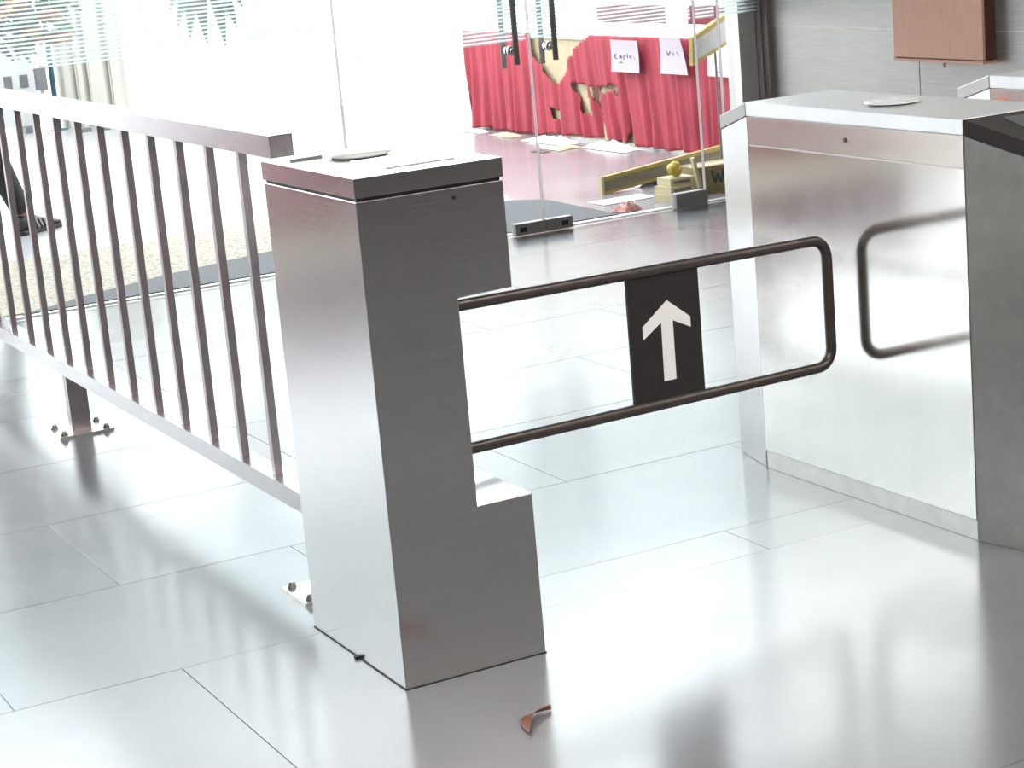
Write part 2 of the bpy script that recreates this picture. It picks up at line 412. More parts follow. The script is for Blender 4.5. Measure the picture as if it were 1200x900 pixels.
obj('shaft', tube(new_bm(), [(0, 0, 0.01), (0, 0, 1.6)], 0.02, 12), M['teal_metal'], tp, True)
obj('foot_plate', lathe(new_bm(), [(0.07, 0), (0.07, 0.012), (0.03, 0.014)]), M['teal_metal'], tp)
for lx, ly, wdt in ((2.97, 12.25, 0.09), (3.10, 12.2, 0.10)):
    o = tag(obj('paving_stud', bevel(box(new_bm(), -wdt/2, wdt/2, -0.05, 0.05, 0, 0.03), 0.008), M['grey_metal']), 'dark flat block on the court, left of two' if lx < 3 else 'dark flat block on the court, right of two', 'block', 'flat blocks on the court')
    o.location = (lx, ly, 0)

# ------------------------------------------------------------------ swing-gate pedestal
W, D = 0.311, 0.467
ped = thing('gate_pedestal', 'narrow brushed steel swing gate pedestal with a notched side', 'turnstile')
prof = [(0.0, 0.0), (W, 0.0), (W, 0.336), (0.19, 0.336), (0.19, 0.748), (W - 0.004, 0.751), (W - 0.004, 0.960), (0.0, 0.960)]
b = prism(new_bm(), prof, 'y', 0.0, D); bevel(b, 0.0022, 2)
obj('body', b, M['steel_h'], ped)
obj('shadow_gap', box(new_bm(), 0.004, W - 0.009, 0.004, D - 0.004, 0.9595, 0.9665), M['gap_black'], ped)
b = box(new_bm(), -0.002, W - 0.004, -0.002, D, 0.966, 1.003); bevel(b, 0.0025, 2)
lid = obj('lid', b, M['steel_h'], ped)
# reader plate, round lamp and slot on the lid
b = box(new_bm(), 0.10, 0.245, 0.075, 0.245, 1.003, 1.0055); bevel(b, 0.001, 1); o = obj('reader_plate', b, M['steel_top'], lid)
b = box(new_bm(), 0.112, 0.233, 0.087, 0.233, 1.0055, 1.0062); obj('reader_window', b, M['plastic_white'], o)
b = lathe(new_bm(), [(0.050, 0), (0.064, 0.004), (0.064, 0.007), (0.058, 0.0105), (0.03, 0.0125), (0.002, 0.013)], (0.155, 0.325, 1.003), 40); o = obj('indicator_disc', b, M['plastic_white'], lid, True)
b = lathe(new_bm(), [(0.056, 0), (0.056, 0.003)], (0.155, 0.325, 1.0029), 40); obj('disc_shadow_gap', b, M['gap_black'], o)  # black ring painted in for the shade under the raised disc
b = box(new_bm(), 0.03, 0.10, 0.385, 0.44, 1.003, 1.008); bevel(b, 0.002); obj('cover_tab', b, M['steel_dark'], lid)
# faint label strip and key lock on the front, foot bolt
b = box(new_bm(), 0.09, 0.205, -0.0012, 0.0005, 0.919, 0.937); obj('label_strip', b, M['steel_h'], ped)
b = tube(new_bm(), [(0.199, -0.003, 0.941), (0.199, 0.001, 0.941)], 0.004, 12); obj('key_lock', b, M['gap_black'], ped)
b = box(new_bm(), -0.010, 0.0, 0.222, 0.232, 0, 0.006); obj('anchor_bolt', b, M['gap_black'], ped)
obj('base_seal', box(new_bm(), -0.0015, W + 0.001, -0.0015, D, 0.0, 0.0025), M['gap_black'], ped)
b = tube(new_bm(), [(0, 0, 0.0005), (0, 0, 0.411)], 0.019, 20); pivot = obj('pivot_shaft', b, M['steel_plain'], None, True)

# swing arm
arm = thing('swing_arm', 'dark bent tube swing arm with a black arrow plate', 'barrier arm', (0.238, 0.233, 0.336))
pivot.parent = arm
arm.rotation_euler = (0, 0, math.radians(9.08))
SAG = 0.036
def sag(bm):
    for v in bm.verts: v.co.z -= SAG * max(0.0, v.co.x)
    return bm
ax0, ax1, zt, zb, rc = 0.012, 1.119, 0.685 - 0.336, 0.383 - 0.336, 0.045
pts = [(ax0, 0, zt), (0.05, 0, zt), (0.35, 0, zt), (0.7, 0, zt), (0.95, 0, zt)]
for k in range(9):
    a = PI/2 - k/8 * PI/2; pts.append((ax1 - rc + rc*math.cos(a), 0, zt - rc + rc*math.sin(a)))
for k in range(9):
    a = -k/8 * PI/2; pts.append((ax1 - rc + rc*math.cos(a), 0, zb + rc + rc*math.sin(a)))
pts += [(0.95, 0, zb), (0.7, 0, zb), (0.35, 0, zb), (0.05, 0, zb), (ax0, 0, zb)]
obj('tube_frame', sag(tube(new_bm(), pts, 0.0128, 16)), M['arm_tube'], arm, True)
for z in (zt, zb):
    b = lathe(new_bm(), [(0.0215, -0.022), (0.0255, -0.018), (0.0255, 0.018), (0.0215, 0.022)], (0, 0, z), 24); obj('hub_collar', b, M['arm_tube'], arm)
b = box(new_bm(), 0.509, 0.714, -0.004, 0.004, zb + 0.008, zt - 0.008); bevel(b, 0.001, 1)
plate = obj('sign_plate', sag(b), M['sign_black'], arm); plate['label'] = 'black plate between the tubes'
# white upward arrow on both faces
cx = 0.616; so_ = SAG * cx; z1 = 0.592 - 0.336 + so_; z0 = 0.412 - 0.336 + so_
arrow = [(cx - 0.020, z0), (cx + 0.015, z0), (cx + 0.0155, z1 - 0.047), (cx + 0.067, z1 - 0.070), (cx + 0.067, z1 - 0.046), (cx + 0.002, z1), (cx - 0.072, z1 - 0.050), (cx - 0.072, z1 - 0.079), (cx - 0.018, z1 - 0.047)]
for a, bq in ((-0.0048, -0.0039), (0.0039, 0.0048)):
    o = obj('arrow_mark', sag(prism(new_bm(), arrow, 'y', a, bq)), M['sign_white'], plate); o['label'] = 'white arrow pointing up'

# ------------------------------------------------------------------ turnstile cabinets
def cabinet(label, loc, zscale=1.0, lock_y=0.384, knob=False, group='turnstile cabinets'):
    t = thing('turnstile_cabinet', label, 'turnstile', loc, group)
    t.scale = (1, 1, zscale)
    yA, yB, e = -0.033, 0.786, 0.178           # front panel ends and end length (y)
    Wc, ins = 0.262, 0.041
    def plan(d=0.0):
        return [(d, yA), (d, yB), (ins + d, yB + e - d), (Wc - ins - d, yB + e - d), (Wc - d, yB), (Wc - d, yA), (Wc - ins - d, yA - e + d), (ins + d, yA - e + d)]
    zt_ = lambda y: 0.94 - 0.047 * max(0, y - yB, yA - y) / e
    # core that stands a little inside the skins
    b = new_bm()
    P = plan(0.002)
    A = [b.verts.new((x, y, 0.0)) for x, y in P]; B = [b.verts.new((x, y, zt_(y) - 0.0355)) for x, y in P]
    n = len(P)
    b.faces.new(A); b.faces.new([B[0], B[1], B[4], B[5]][::-1]); b.faces.new([B[1], B[2], B[3], B[4]][::-1]); b.faces.new([B[5], B[6], B[7], B[0]][::-1])
    for i in range(n): b.faces.new((A[i], B[i], B[(i+1) % n], A[(i+1) % n]))
    bmesh.ops.recalc_face_normals(b, faces=b.faces)
    obj('body', b, M['steel_dark'], t)
    # skins: front and rear, each plinth + panel + top strip; folded ends
    for sgn, x_ in ((1, 0.0), (-1, Wc)):
        g = 0.0015
        xa, xb = (x_, x_ + 0.003) if sgn > 0 else (x_ - 0.003, x_)
        bbox_obj('plinth', M['steel_plain'], t, *sorted((xa + sgn*0.001, xb + sgn*0.001)), yA + g, yB - g, 0.001, 0.046)
        obj('side_panel', bevel(box(new_bm(), xa - sgn*0.0015, xb, yA + g, yB - g, 0.049, 0.832), 0.001, 1) if sgn > 0 else bevel(box(new_bm(), xa, xb + 0.0015, yA + g, yB - g, 0.049, 0.832), 0.001, 1), M['steel_v'], t)
        st = obj('top_strip', bevel(box(new_bm(), xa - (0.001 if sgn > 0 else 0), xb + (0.001 if sgn < 0 else 0), yA + g, yB - g, 0.8355, 0.9035), 0.001, 1), M['steel_strip'], t)
        if sgn > 0:
            if knob:
                kb = tube(new_bm(), [(-0.001, lock_y, 0.872), (-0.016, lock_y, 0.872)], [0.012, 0.010], 16)
                obj('lock_cap', kb, M['copper'], st)
            else:
                kb = tube(new_bm(), [(0.0, lock_y, 0.870), (-0.003, lock_y, 0.870)], 0.0055, 14)
                obj('key_lock', kb, M['copper_dark'], st)
        for (ya, yb2) in ((yB, yB + e), (yA, yA - e)):
            x0 = x_; x1 = x_ + sgn * ins
            P4 = [(x0, ya, 0.001), (x1, yb2, 0.001), (x1, yb2, zt_(yb2) - 0.0365), (x0, ya, zt_(ya) - 0.0365)]
            dy = 0.0015 if yb2 > ya else -0.0015
            b = new_bm(); F = [b.verts.new((p[0], p[1] + (dy if i in (0, 3) else 0), p[2])) for i, p in enumerate(P4)]
            Bk = [b.verts.new((p[0] + sgn*0.003, p[1] + (dy if i in (0, 3) else 0), p[2])) for i, p in enumerate(P4)]
            b.faces.new(F); b.faces.new(Bk[::-1])
            for i in range(4): b.faces.new((F[i], Bk[i], Bk[(i+1) % 4], F[(i+1) % 4]))
            bmesh.ops.recalc_face_normals(b, faces=b.faces)
            obj('folded_panel', b, M['steel_h'] if yb2 > ya else M['steel_plain'], t)
    # lid: flat middle, sloping ends
    def lid_piece(name, pl, mt, par):
        b = new_bm(); n = len(pl)
        lo = [b.verts.new((x, y, zt_(y) - 0.0345)) for x, y in pl]; hi = [b.verts.new((x, y, zt_(y))) for x, y in pl]
        b.faces.new(lo[::-1]); b.faces.new(hi)
        for i in range(n): b.faces.new((lo[i], lo[(i+1) % n], hi[(i+1) % n], hi[i]))
        bmesh.ops.recalc_face_normals(b, faces=b.faces); bevel(b, 0.0015, 1, 0.6)
        return obj(name, b, mt, par)
    d = -0.002
    lid = lid_piece('lid', [(d, yA), (Wc - d, yA), (Wc - d, yB), (d, yB)], M['steel_top'], t)
    far = lid_piece('end_cap', [(d, yB + 0.0008), (Wc - d, yB + 0.0008), (Wc - ins - d, yB + e - d), (ins + d, yB + e - d)], M['steel_dark'], t)
    near = lid_piece('end_cap', [(ins + d, yA - e + d), (Wc - ins - d, yA - e + d), (Wc - d, yA - 0.0008), (d, yA - 0.0008)], M['cap_dark'], t)
    near['label'] = 'dark sloping cap with reader window'
    # reader window set in each sloping cap
    for cap, s, yc in ((near, -1, yA), (far, 1, yB)):
        y0, y1 = yc + s * 0.025, yc + s * 0.145
        q = [(0.088, y0), (Wc - 0.06, y0), (Wc - 0.06, y1), (0.088, y1)]
        b = new_bm(); lo = [b.verts.new((x, y, zt_(y) - 0.001)) for x, y in q]; hi = [b.verts.new((x, y, zt_(y) + 0.002)) for x, y in q]
        b.faces.new(lo); b.faces.new(hi[::-1])
        for i in range(4): b.faces.new((lo[i], hi[i], hi[(i+1) % 4], lo[(i+1) % 4]))
        bmesh.ops.recalc_face_normals(b, faces=b.faces)
        obj('reader_window', b, M['reader_glass'], cap)
    dc = (0.130, 0.372, 0.94)
    b = lathe(new_bm(), [(0.045, 0), (0.066, 0.004), (0.066, 0.006), (0.060, 0.009), (0.03, 0.011), (0.002, 0.0115)], dc, 40); o = obj('indicator_disc', b, M['plastic_white'], lid, True)
    b = lathe(new_bm(), [(0.054, 0), (0.054, 0.0035)], dc, 40); obj('disc_shadow_gap', b, M['gap_black'], o)  # blackened ring stands for the shadow gap below the disc
    return t
cabinet('large steel turnstile cabinet with folded sides facing the swing arm', (1.395, 0, 0))
cabinet('further steel turnstile cabinet showing only its corner by the right edge', (2.167, 0, 0), 0.976, 0.745, True)

# ------------------------------------------------------------------ railing
rail = thing('railing', 'low steel tube railing with dark upright bars beside the pedestal', 'railing', (0.112, 0.64, 0))
rl = 3.9
hwid = 0.027
def rb(name, x0, x1, y0, y1, z0, z1, mt, parent=rail, bv=0.002):
    return bbox_obj(name, mt, parent, x0, x1, y0, y1, z0, z1, bv)
mat('rail_steel', (0.39, 0.375, 0.38), 0.24, 1.0, 0.05, 25, stretch=(1, 0.5, 12), rvar=0.04)
mat('bar_steel', (0.42, 0.37, 0.38), 0.38, 1.0, 0.08, 20)
top = rb('top_rail', -hwid, hwid, 0, rl, 0.985, 1.033, M['rail_steel'])
rb('end_cap', -hwid + 0.003, hwid - 0.003, -0.0015, 0.001, 0.988, 1.030, M['bar_steel'], top, 0.0)
rb('bottom_rail', -hwid, hwid, 0, rl, 0.184, 0.230, M['rail_steel'])
bb = bevel(box(new_bm(), -0.0095, 0.0095, -0.0095, 0.0095, 0.230, 0.985), 0.0015, 1)
bme = bpy.data.meshes.new('baluster'); bb.to_mesh(bme); bb.free(); bme.materials.append(M['bar_steel'])
for k in range(17):
    yk = 0.895 - 0.64 + 0.2165 * k
    if yk < rl - 0.03: inst('baluster', bme, rail, (0, yk, 0))
pl = bevel(box(new_bm(), -0.085, 0.085, -0.072, 0.072, 0.0, 0.008), 0.002, 1); plm = bpy.data.meshes.new('base_plate'); pl.to_mesh(plm); pl.free(); plm.materials.append(M['steel_plain'])
pb = bevel(box(new_bm(), -0.030, 0.030, -0.02, 0.02, 0.008, 0.184), 0.0015, 1); pbm = bpy.data.meshes.new('post'); pb.to_mesh(pbm); pb.free(); pbm.materials.append(M['bar_steel'])
bo = lathe(new_bm(), [(0.011, 0.008), (0.011, 0.013), (0.008, 0.016), (0.006, 0.022)], seg=6); bom = bpy.data.meshes.new('anchor_bolt'); bo.to_mesh(bom); bo.free(); bom.materials.append(M['steel_dark'])
for yp in (0.672, 2.632, 4.43):
    p = inst('post', pbm, rail, (0.008, yp - 0.64, 0))
    q = inst('base_plate', plm, rail, (0.008, yp - 0.64, 0))
    for sx in (-1, 1):
        for sy in (-1, 1):
            inst('anchor_bolt', bom, q, (sx * 0.066, sy * 0.054, 0))

# ------------------------------------------------------------------ copper wall box
cb = thing('wall_cabinet', 'reddish brown flat box fixed to the grey panel wall', 'cabinet', (XR, 3.335, 0.678))
obj('case', bevel(box(new_bm(), -0.055, 0.0, -0.285, 0.285, 0.0, 0.74), 0.003), M['copper_dark'], cb)  # dark colour stands for the shadow side of the box
dr = obj('door', bevel(box(new_bm(), -0.068, -0.0555, -0.285, 0.285, 0.004, 0.74), 0.003), M['copper'], cb)
obj('lower_lip', bevel(box(new_bm(), -0.072, -0.0, -0.287, 0.287, -0.012, -0.001), 0.002), M['copper'], cb)
obj('latch_pin', tube(new_bm(), [(-0.05, -0.02, -0.012), (-0.05, -0.02, -0.035)], 0.007, 12), M['copper'], cb)

# ------------------------------------------------------------------ ceiling lamps of the hall (behind and above the view)
for lx, ly, lab in ((-3.6, -4.6, 'square ceiling lamp at the rear left of the hall'), (-0.6, -4.6, 'square ceiling lamp at the rear middle of the hall'), (2.4, -4.6, 'square ceiling lamp at the rear right of the hall'), (-3.6, -1.4, 'square ceiling lamp left of the railing'), (-0.6, -1.4, 'square ceiling lamp before the pedestal'), (2.4, -1.4, 'square ceiling lamp over the turnstile cabinets')):
    lp = thing('ceiling_light', lab, 'lamp', (lx, ly, ZC - 0.06), 'ceiling lamps')
    obj('frame', bevel(box(new_bm(), -0.62, 0.62, -0.62, 0.62, 0.012, 0.06), 0.005), M['lamp_frame'], lp)
    obj('diffuser', box(new_bm(), -0.6, 0.6, -0.6, 0.6, 0.0, 0.012), M['lamp_glow'], lp)

# ------------------------------------------------------------------ red draped tables outside
def inside(p, poly):
    x, y = p; c = False; n = len(poly)
    for i in range(n):
        x1, y1 = poly[i]; x2, y2 = poly[(i+1) % n]
        if (y1 > y) != (y2 > y) and x < (x2 - x1) * (y - y1) / (y2 - y1) + x1: c = not c
    return c
def skirt(name, path, ztop, holes, label, group=None, hem=None, step=0.012, seed=0.0, closed=False):
    """gathered cloth hanging along a floor path; holes are (y, z) outlines cut from the long front"""
    P = [Vector(p) for p in path]; S = []; tot = 0
    for a, b in zip(P, P[1:]):
        n = max(1, int((b - a).length / step))
        for k in range(n): S.append((a.lerp(b, k / n), (b - a).normalized(), tot + (b - a).length * k / n))
        tot += (b - a).length
    S.append((P[-1], (P[-1] - P[-2]).normalized(), tot))
    nz = 46; bm = new_bm(); V = []
    for p, t, s in S:
        nrm = Vector((t.y, -t.x, 0))
        row = []
        lean = 0.05 * math.sin(s * 1.7 + seed)
        for j in range(nz + 1):
            v = j / nz; z0 = (hem(p) if hem else 0.012); z = ztop + (z0 - ztop) * v
            ss = s + lean * v * 1.3
            g = 0.55 * math.sin(ss * 46 + 1.6 * math.sin(ss * 9 + seed)) + 0.35 * math.sin(ss * 83 + 2.1 * math.sin(ss * 5.3)) + 0.5 * noise.noise(Vector((ss * 7, v * 1.5, seed)))
            amp = 0.006 + 0.026 * v
            row.append(bm.verts.new(p + nrm * (-amp * g - 0.02 * v) + Vector((0, 0, z))))
        V.append(row)
    for i in range(len(V) - 1):
        for j in range(nz):
            q = (V[i][j], V[i+1][j], V[i+1][j+1], V[i][j+1])
            c = (q[0].co + q[1].co + q[2].co + q[3].co) / 4
            if any(inside((c.y, c.z), h) for h in holes): continue
            bm.faces.new(q)
    for v in [v for v in bm.verts if not v.link_faces]: bm.verts.remove(v)
    bmesh.ops.recalc_face_normals(bm, faces=bm.faces)
    o = obj(name, bm, M['red_cloth'], None, True)
    sd = o.modifiers.new('thickness', 'SOLIDIFY'); sd.thickness = 0.003
    return tag(o, label, 'tablecloth', group)
def long_table(label, x0, x1, y0, y1, h, front=True):
    t = thing('long_table', label, 'table', ((x0+x1)/2, (y0+y1)/2, 0), 'draped tables outside')
    X, Y = (x1-x0)/2, (y1-y0)/2
    obj('table_top', bevel(box(new_bm(), -X, X, -Y, Y, h - 0.03, h), 0.006), M['white_cloth'], t)
    if front: obj('front_board', box(new_bm(), -X + 0.012, -X + 0.03, -Y + 0.02, Y - 0.02, 0.02, h - 0.03), M['cream_cloth'], t)
    for sx in (-1, 1):
        for sy in (-1, 1):
            obj('leg', tube(new_bm(), [(sx*(X-0.08), sy*(Y-0.08), 0), (sx*(X-0.08), sy*(Y-0.08), h - 0.03)], 0.018, 10), M['grey_metal'], t)
    return t
H1 = [(7.548, 0.358), (7.362, 0.35), (7.335, 0.162), (7.41, 0.174)]
H2 = [(7.322, 0.341), (7.281, 0.343), (7.215, 0.168)]
H3 = [(7.251, 0.339), (7.028, 0.363), (7.052, 0.332), (7.185, 0.306), (7.243, 0.258)]
H4 = [(7.04, 0.347), (6.982, 0.345), (6.99, 0.29), (7.047, 0.302)]
H5 = [(7.835, 0.195), (7.78, 0.192), (7.761, 0.177), (7.684, 0.181), (7.68, 0.108), (7.724, 0.074), (7.765, 0.119), (7.823, 0.132)]
H6 = [(6.901, 0.165), (6.861, 0.172), (6.852, 0.034), (6.912, 0.02)]
HV = [(8.06, 0.80), (8.033, 0.56), (8.0, 0.50), (7.727, 0.315), (7.602, 0.418), (7.558, 0.497), (7.40, 0.60), (7.289, 0.634), (7.235, 0.80)]
long_table('long draped table by the white wall, cream front showing through the cloth', 4.69, 5.30, 5.0, 8.94, 0.645)
def hem(p):
    y = p.y
    return 0.012 + 0.022 * max(0, math.sin((y - 6.7) * 2.2)) + (0.006 * math.sin(y * 21))
skirt('red_table_skirt', [(5.30, 8.955, 0), (4.66, 8.955, 0), (4.66, 4.98, 0), (5.30, 4.98, 0)], 0.648, [HV, H1, H2, H3, H4, H5, H6], 'torn red gathered cloth hung along the front of the long table', 'red table skirts', hem, seed=0.3)
# crumpled white hem paper and cloth on the ground along the table
def crumple(name, x, y, lx, ly, hz, mt, label, cat, group=None, seed=0.0, rz=0.0):
    bm = new_bm(); nx, ny = 14, 8; V = []
    for i in range(nx + 1):
        row = []
        for j in range(ny + 1):
            u, v = i/nx - 0.5, j/ny - 0.5
            e = max(0.0, 1 - (2*abs(u))**3) * max(0.0, 1 - (2*abs(v))**3)
            z = 0.002 + hz * e * (0.5 + 0.9 * abs(noise.noise(Vector((u*4 + seed, v*4, seed)))))
            k = 1 + 0.25 * noise.noise(Vector((u*3, v*3, seed + 5)))
            row.append(bm.verts.new((u*lx*k, v*ly*k, z)))
        V.append(row)
    for i in range(nx):
        for j in range(ny): bm.faces.new((V[i][j], V[i+1][j], V[i+1][j+1], V[i][j+1]))
    o = obj(name, bm, mt); o.location = (x, y, 0); o.rotation_euler = (0, 0, rz)
    sd = o.modifiers.new('thickness', 'SOLIDIFY'); sd.thickness = 0.0015; sd.offset = 1
    return tag(o, label, cat, group)
crumple('cloth_scrap', 4.58, 8.75, 0.10, 0.32, 0.02, M['white_cloth'], 'white cloth scrap under the left corner of the red cloth', 'scrap', 'scraps under the red cloth', 1.0)
crumple('cloth_scrap', 4.58, 8.28, 0.10, 0.30, 0.02, M['cream_cloth'], 'cream cloth scrap at the red hem, second from its left corner', 'scrap', 'scraps under the red cloth', 2.0)
crumple('cloth_scrap', 4.56, 7.66, 0.14, 0.50, 0.045, M['white_cloth'], 'long white crumpled cloth under the torn red gap', 'scrap', 'scraps under the red cloth', 3.0)
crumple('cloth_scrap', 4.44, 7.29, 0.16, 0.18, 0.02, M['cream_card'], 'flat pale cardboard scrap before the red cloth', 'scrap', 'scraps under the red cloth', 4.0)
crumple('cloth_scrap', 4.58, 6.98, 0.14, 0.46, 0.05, M['white_cloth'], 'white crumpled cloth below the hanging paper notice', 'scrap', 'scraps under the red cloth', 5.0)
crumple('dark_twig', 4.29, 7.30, 0.06, 0.16, 0.012, M['bark'], 'small dark scrap lying before the pale cardboard', 'scrap', None, 6.0)
# paper notices pinned to the cloth
def notice(y0, y1, z0, z1, label, strokes, x=4.61, skew=0.0, mt='paper'):
    t = thing('paper_notice', label, 'notice', (x, (y0+y1)/2, z0), 'paper notices on the red cloth')
    hy = (y1-y0)/2; hz = z1 - z0
    bm = new_bm(); n = 8; rows = []
    for th in (0.0, 0.0015):
        R = []
        for i in range(n + 1):
            v = i / n
            for s in (-1, 1):
                R.append(bm.verts.new((th + 0.006 * math.sin(v * 3) + 0.004 * s * v, s * hy - skew * (v if s < 0 else 0), v * hz)))
        rows.append(R)
    A, B = rows
    for i in range(n):
        bm.faces.new((A[2*i], A[2*i+1], A[2*i+3], A[2*i+2])); bm.faces.new((B[2*i], B[2*i+2], B[2*i+3], B[2*i+1]))
        for s in (0, 1): bm.faces.new((A[2*i+s], A[2*i+2+s], B[2*i+2+s], B[2*i+s]))
    bm.faces.new((A[0], A[1], B[1], B[0])); bm.faces.new((A[-1], A[-2], B[-2], B[-1]))
    bmesh.ops.recalc_face_normals(bm, faces=bm.faces)
    sh = obj('sheet', bm, M[mt], t)
    for pts in strokes:
        q = [(-0.0015 + 0.006 * math.sin(v * 3), (0.5 - u) * 2 * hy, v * hz) for u, v in pts]
        obj('pen_stroke', tube(new_bm(), q, 0.0024, 6), M['ink'], sh)
    return t
S1 = [[(0.18, 0.56), (0.13, 0.50), (0.15, 0.42), (0.2, 0.42)], [(0.30, 0.42), (0.34, 0.52), (0.38, 0.42), (0.38, 0.5)], [(0.46, 0.40), (0.46, 0.52), (0.52, 0.50)], [(0.60, 0.58), (0.60, 0.44)], [(0.66, 0.54), (0.70, 0.44), (0.76, 0.55)], [(0.82, 0.50), (0.86, 0.42)], [(0.28, 0.30), (0.42, 0.30)], [(0.7, 0.34), (0.7, 0.38)]]
notice(6.64, 6.95, 0.45, 0.632, 'white handwritten paper pinned left on the red cloth', S1)
S2 = [[(0.25, 0.62), (0.3, 0.50), (0.38, 0.62)], [(0.5, 0.60), (0.5, 0.5)], [(0.62, 0.62), (0.7, 0.52)]]
notice(6.13, 6.41, 0.455, 0.655, 'white slanting paper pinned on the red cloth, middle of three', S2, skew=-0.06)
notice(5.67, 5.93, 0.458, 0.72, 'tall white paper pinned on the red cloth, nearest the column', [[(0.30, 0.10), (0.50, 0.09)]], mt='paper_white')
# odds on the white table top
tag(obj('paper_sheet', bevel(box(new_bm(), 4.70, 4.95, 6.30, 6.75, 0.6455, 0.662), 0.004), M['paper_white']), 'thick white paper pad on the draped table top', 'paper')
# red benches behind the table
def bench(label, yc, half):
    t = thing('bench', label, 'bench', (5.62, yc, 0), 'red benches behind the table')
    obj('seat', bevel(box(new_bm(), -0.16, 0.2, -half, half, 0.36, 0.41), 0.015), M['red_dark'], t)
    obj('backrest', bevel(box(new_bm(), 0.20, 0.24, -half, half, 0.36, 0.70), 0.015), M['red_dark'], t)
    for sx in (-0.13, 0.21):
        for sy in (-half + 0.05, half - 0.05): obj('leg', box(new_bm(), sx - 0.015, sx + 0.015, sy - 0.015, sy + 0.015, 0, 0.36), M['grey_metal'], t)
bench('dark red bench behind the draped table, far one', 8.75, 0.42)
bench('dark red bench behind the draped table, near one', 7.72, 0.28)
# the second draped table, left of the view, seen as the pink glow mirrored in the steel
long_table('shorter draped table outside the glass, left of the railing', -3.2, -1.9, 5.75, 6.95, 0.74, False)
skirt('red_table_skirt', [(-1.87, 6.98, 0), (-1.87, 5.72, 0), (-3.23, 5.72, 0), (-3.23, 6.98, 0), (-1.87, 6.98, 0)], 0.743, [], 'red cloth hung all round the shorter table left of the railing', 'red table skirts', None, 0.02, 2.2)

# ------------------------------------------------------------------ builder's odds outside the right door
# sloping yellow plank
pk = thing('yellow_plank', 'long yellow timber plank sloping up behind the right door', 'plank', (3.62, 5.42, 0))
L_ = 1.05; sl_ = 0.093
def sheared(bm):
    for v in bm.verts: v.co.z += v.co.x * sl_
    return bm
obj('web', sheared(box(new_bm(), 0, L_, -0.008, 0.008, 0.014, 0.068)), M['grey_wood'], pk)
obj('top_flange', sheared(bevel(box(new_bm(), 0, L_, -0.016, 0.016, 0.068, 0.088), 0.003)), M['yellow_wood'], pk)
obj('bottom_flange', sheared(bevel(box(new_bm(), 0, L_, -0.014, 0.014, 0.0, 0.014), 0.003)), M['yellow_wood'], pk)
obj('end_batten', bevel(box(new_bm(), -0.014, 0.0, -0.016, 0.016, 0.0, 0.088), 0.002), M['cream_card'], pk)
bk = tag(obj('timber_block', bevel(box(new_bm(), -0.06, 0.06, -0.07, 0.07, 0, 0.079), 0.004), M['grey_wood']), 'short timber block under the raised end of the yellow plank', 'block'); bk.location = (4.55, 5.42, 0)
# leaning yellow-framed board on a slim post
sb = thing('leaning_board', 'small yellow framed board slanting on a slim post by the column', 'board', (4.16, 5.2, 0))
obj('post', tube(new_bm(), [(0.03, 0, 0.01), (0.03, 0, 0.70)], 0.006, 10), M['grey_metal'], sb)
obj('foot', lathe(new_bm(), [(0.07, 0), (0.07, 0.008), (0.015, 0.012)], (0.03, 0, 0)), M['grey_metal'], sb)
bd = [(-0.115, 0.596), (-0.108, 0.735), (0.105, 0.835), (0.118, 0.69)]
bd2 = [(-0.096, 0.625), (-0.09, 0.722), (0.085, 0.80), (0.095, 0.70)]
obj('board_frame', bevel(prism(new_bm(), bd, 'y', -0.02, 0.02), 0.004), M['yellow_wood'], sb)
obj('board_face', prism(new_bm(), bd2, 'y', -0.023, -0.0195), M['clamp_grey'], sb)
# cardboard box marked W
cbx = thing('cardboard_box', 'olive cardboard box marked with a letter beside the steel cabinet', 'box', (3.99, 4.99, 0))
obj('carton', bevel(box(new_bm(), -0.135, 0.135, -0.07, 0.10, 0, 0.135), 0.003), M['card_box'], cbx)
for s in (-1, 1):
    b = box(new_bm(), -0.133, 0.133, min(0, s*0.075), max(0, s*0.075), 0.0, 0.004); o = obj('flap', b, M['cream_card'], cbx); o.location = (0, 0.015 + s * 0.005, 0.1355); o.rotation_euler = (s * -0.12 - 0.0, 0, 0)
ws = [(-0.045, 0.115), (-0.030, 0.050), (-0.012, 0.095), (0.006, 0.050), (0.024, 0.115)]
b = new_bm()
for (a0, c0), (a1, c1) in zip(ws, ws[1:]):
    dv = Vector((a1-a0, 0, c1-c0)).normalized(); nv = Vector((-dv.z, 0, dv.x)) * 0.006
    q = [Vector((a0, 0, c0)) + nv, Vector((a1, 0, c1)) + nv, Vector((a1, 0, c1)) - nv, Vector((a0, 0, c0)) - nv]
    fr_ = [b.verts.new((p.x, -0.0712, p.z)) for p in q]; bk_ = [b.verts.new((p.x, -0.0698, p.z)) for p in q]
    b.faces.new(fr_); b.faces.new(bk_[::-1])
    for i in range(4): b.faces.new((fr_[i], bk_[i], bk_[(i+1) % 4], fr_[(i+1) % 4]))
bmesh.ops.recalc_face_normals(b, faces=b.faces)
obj('letter_w', b, M['green_ink'], cbx)
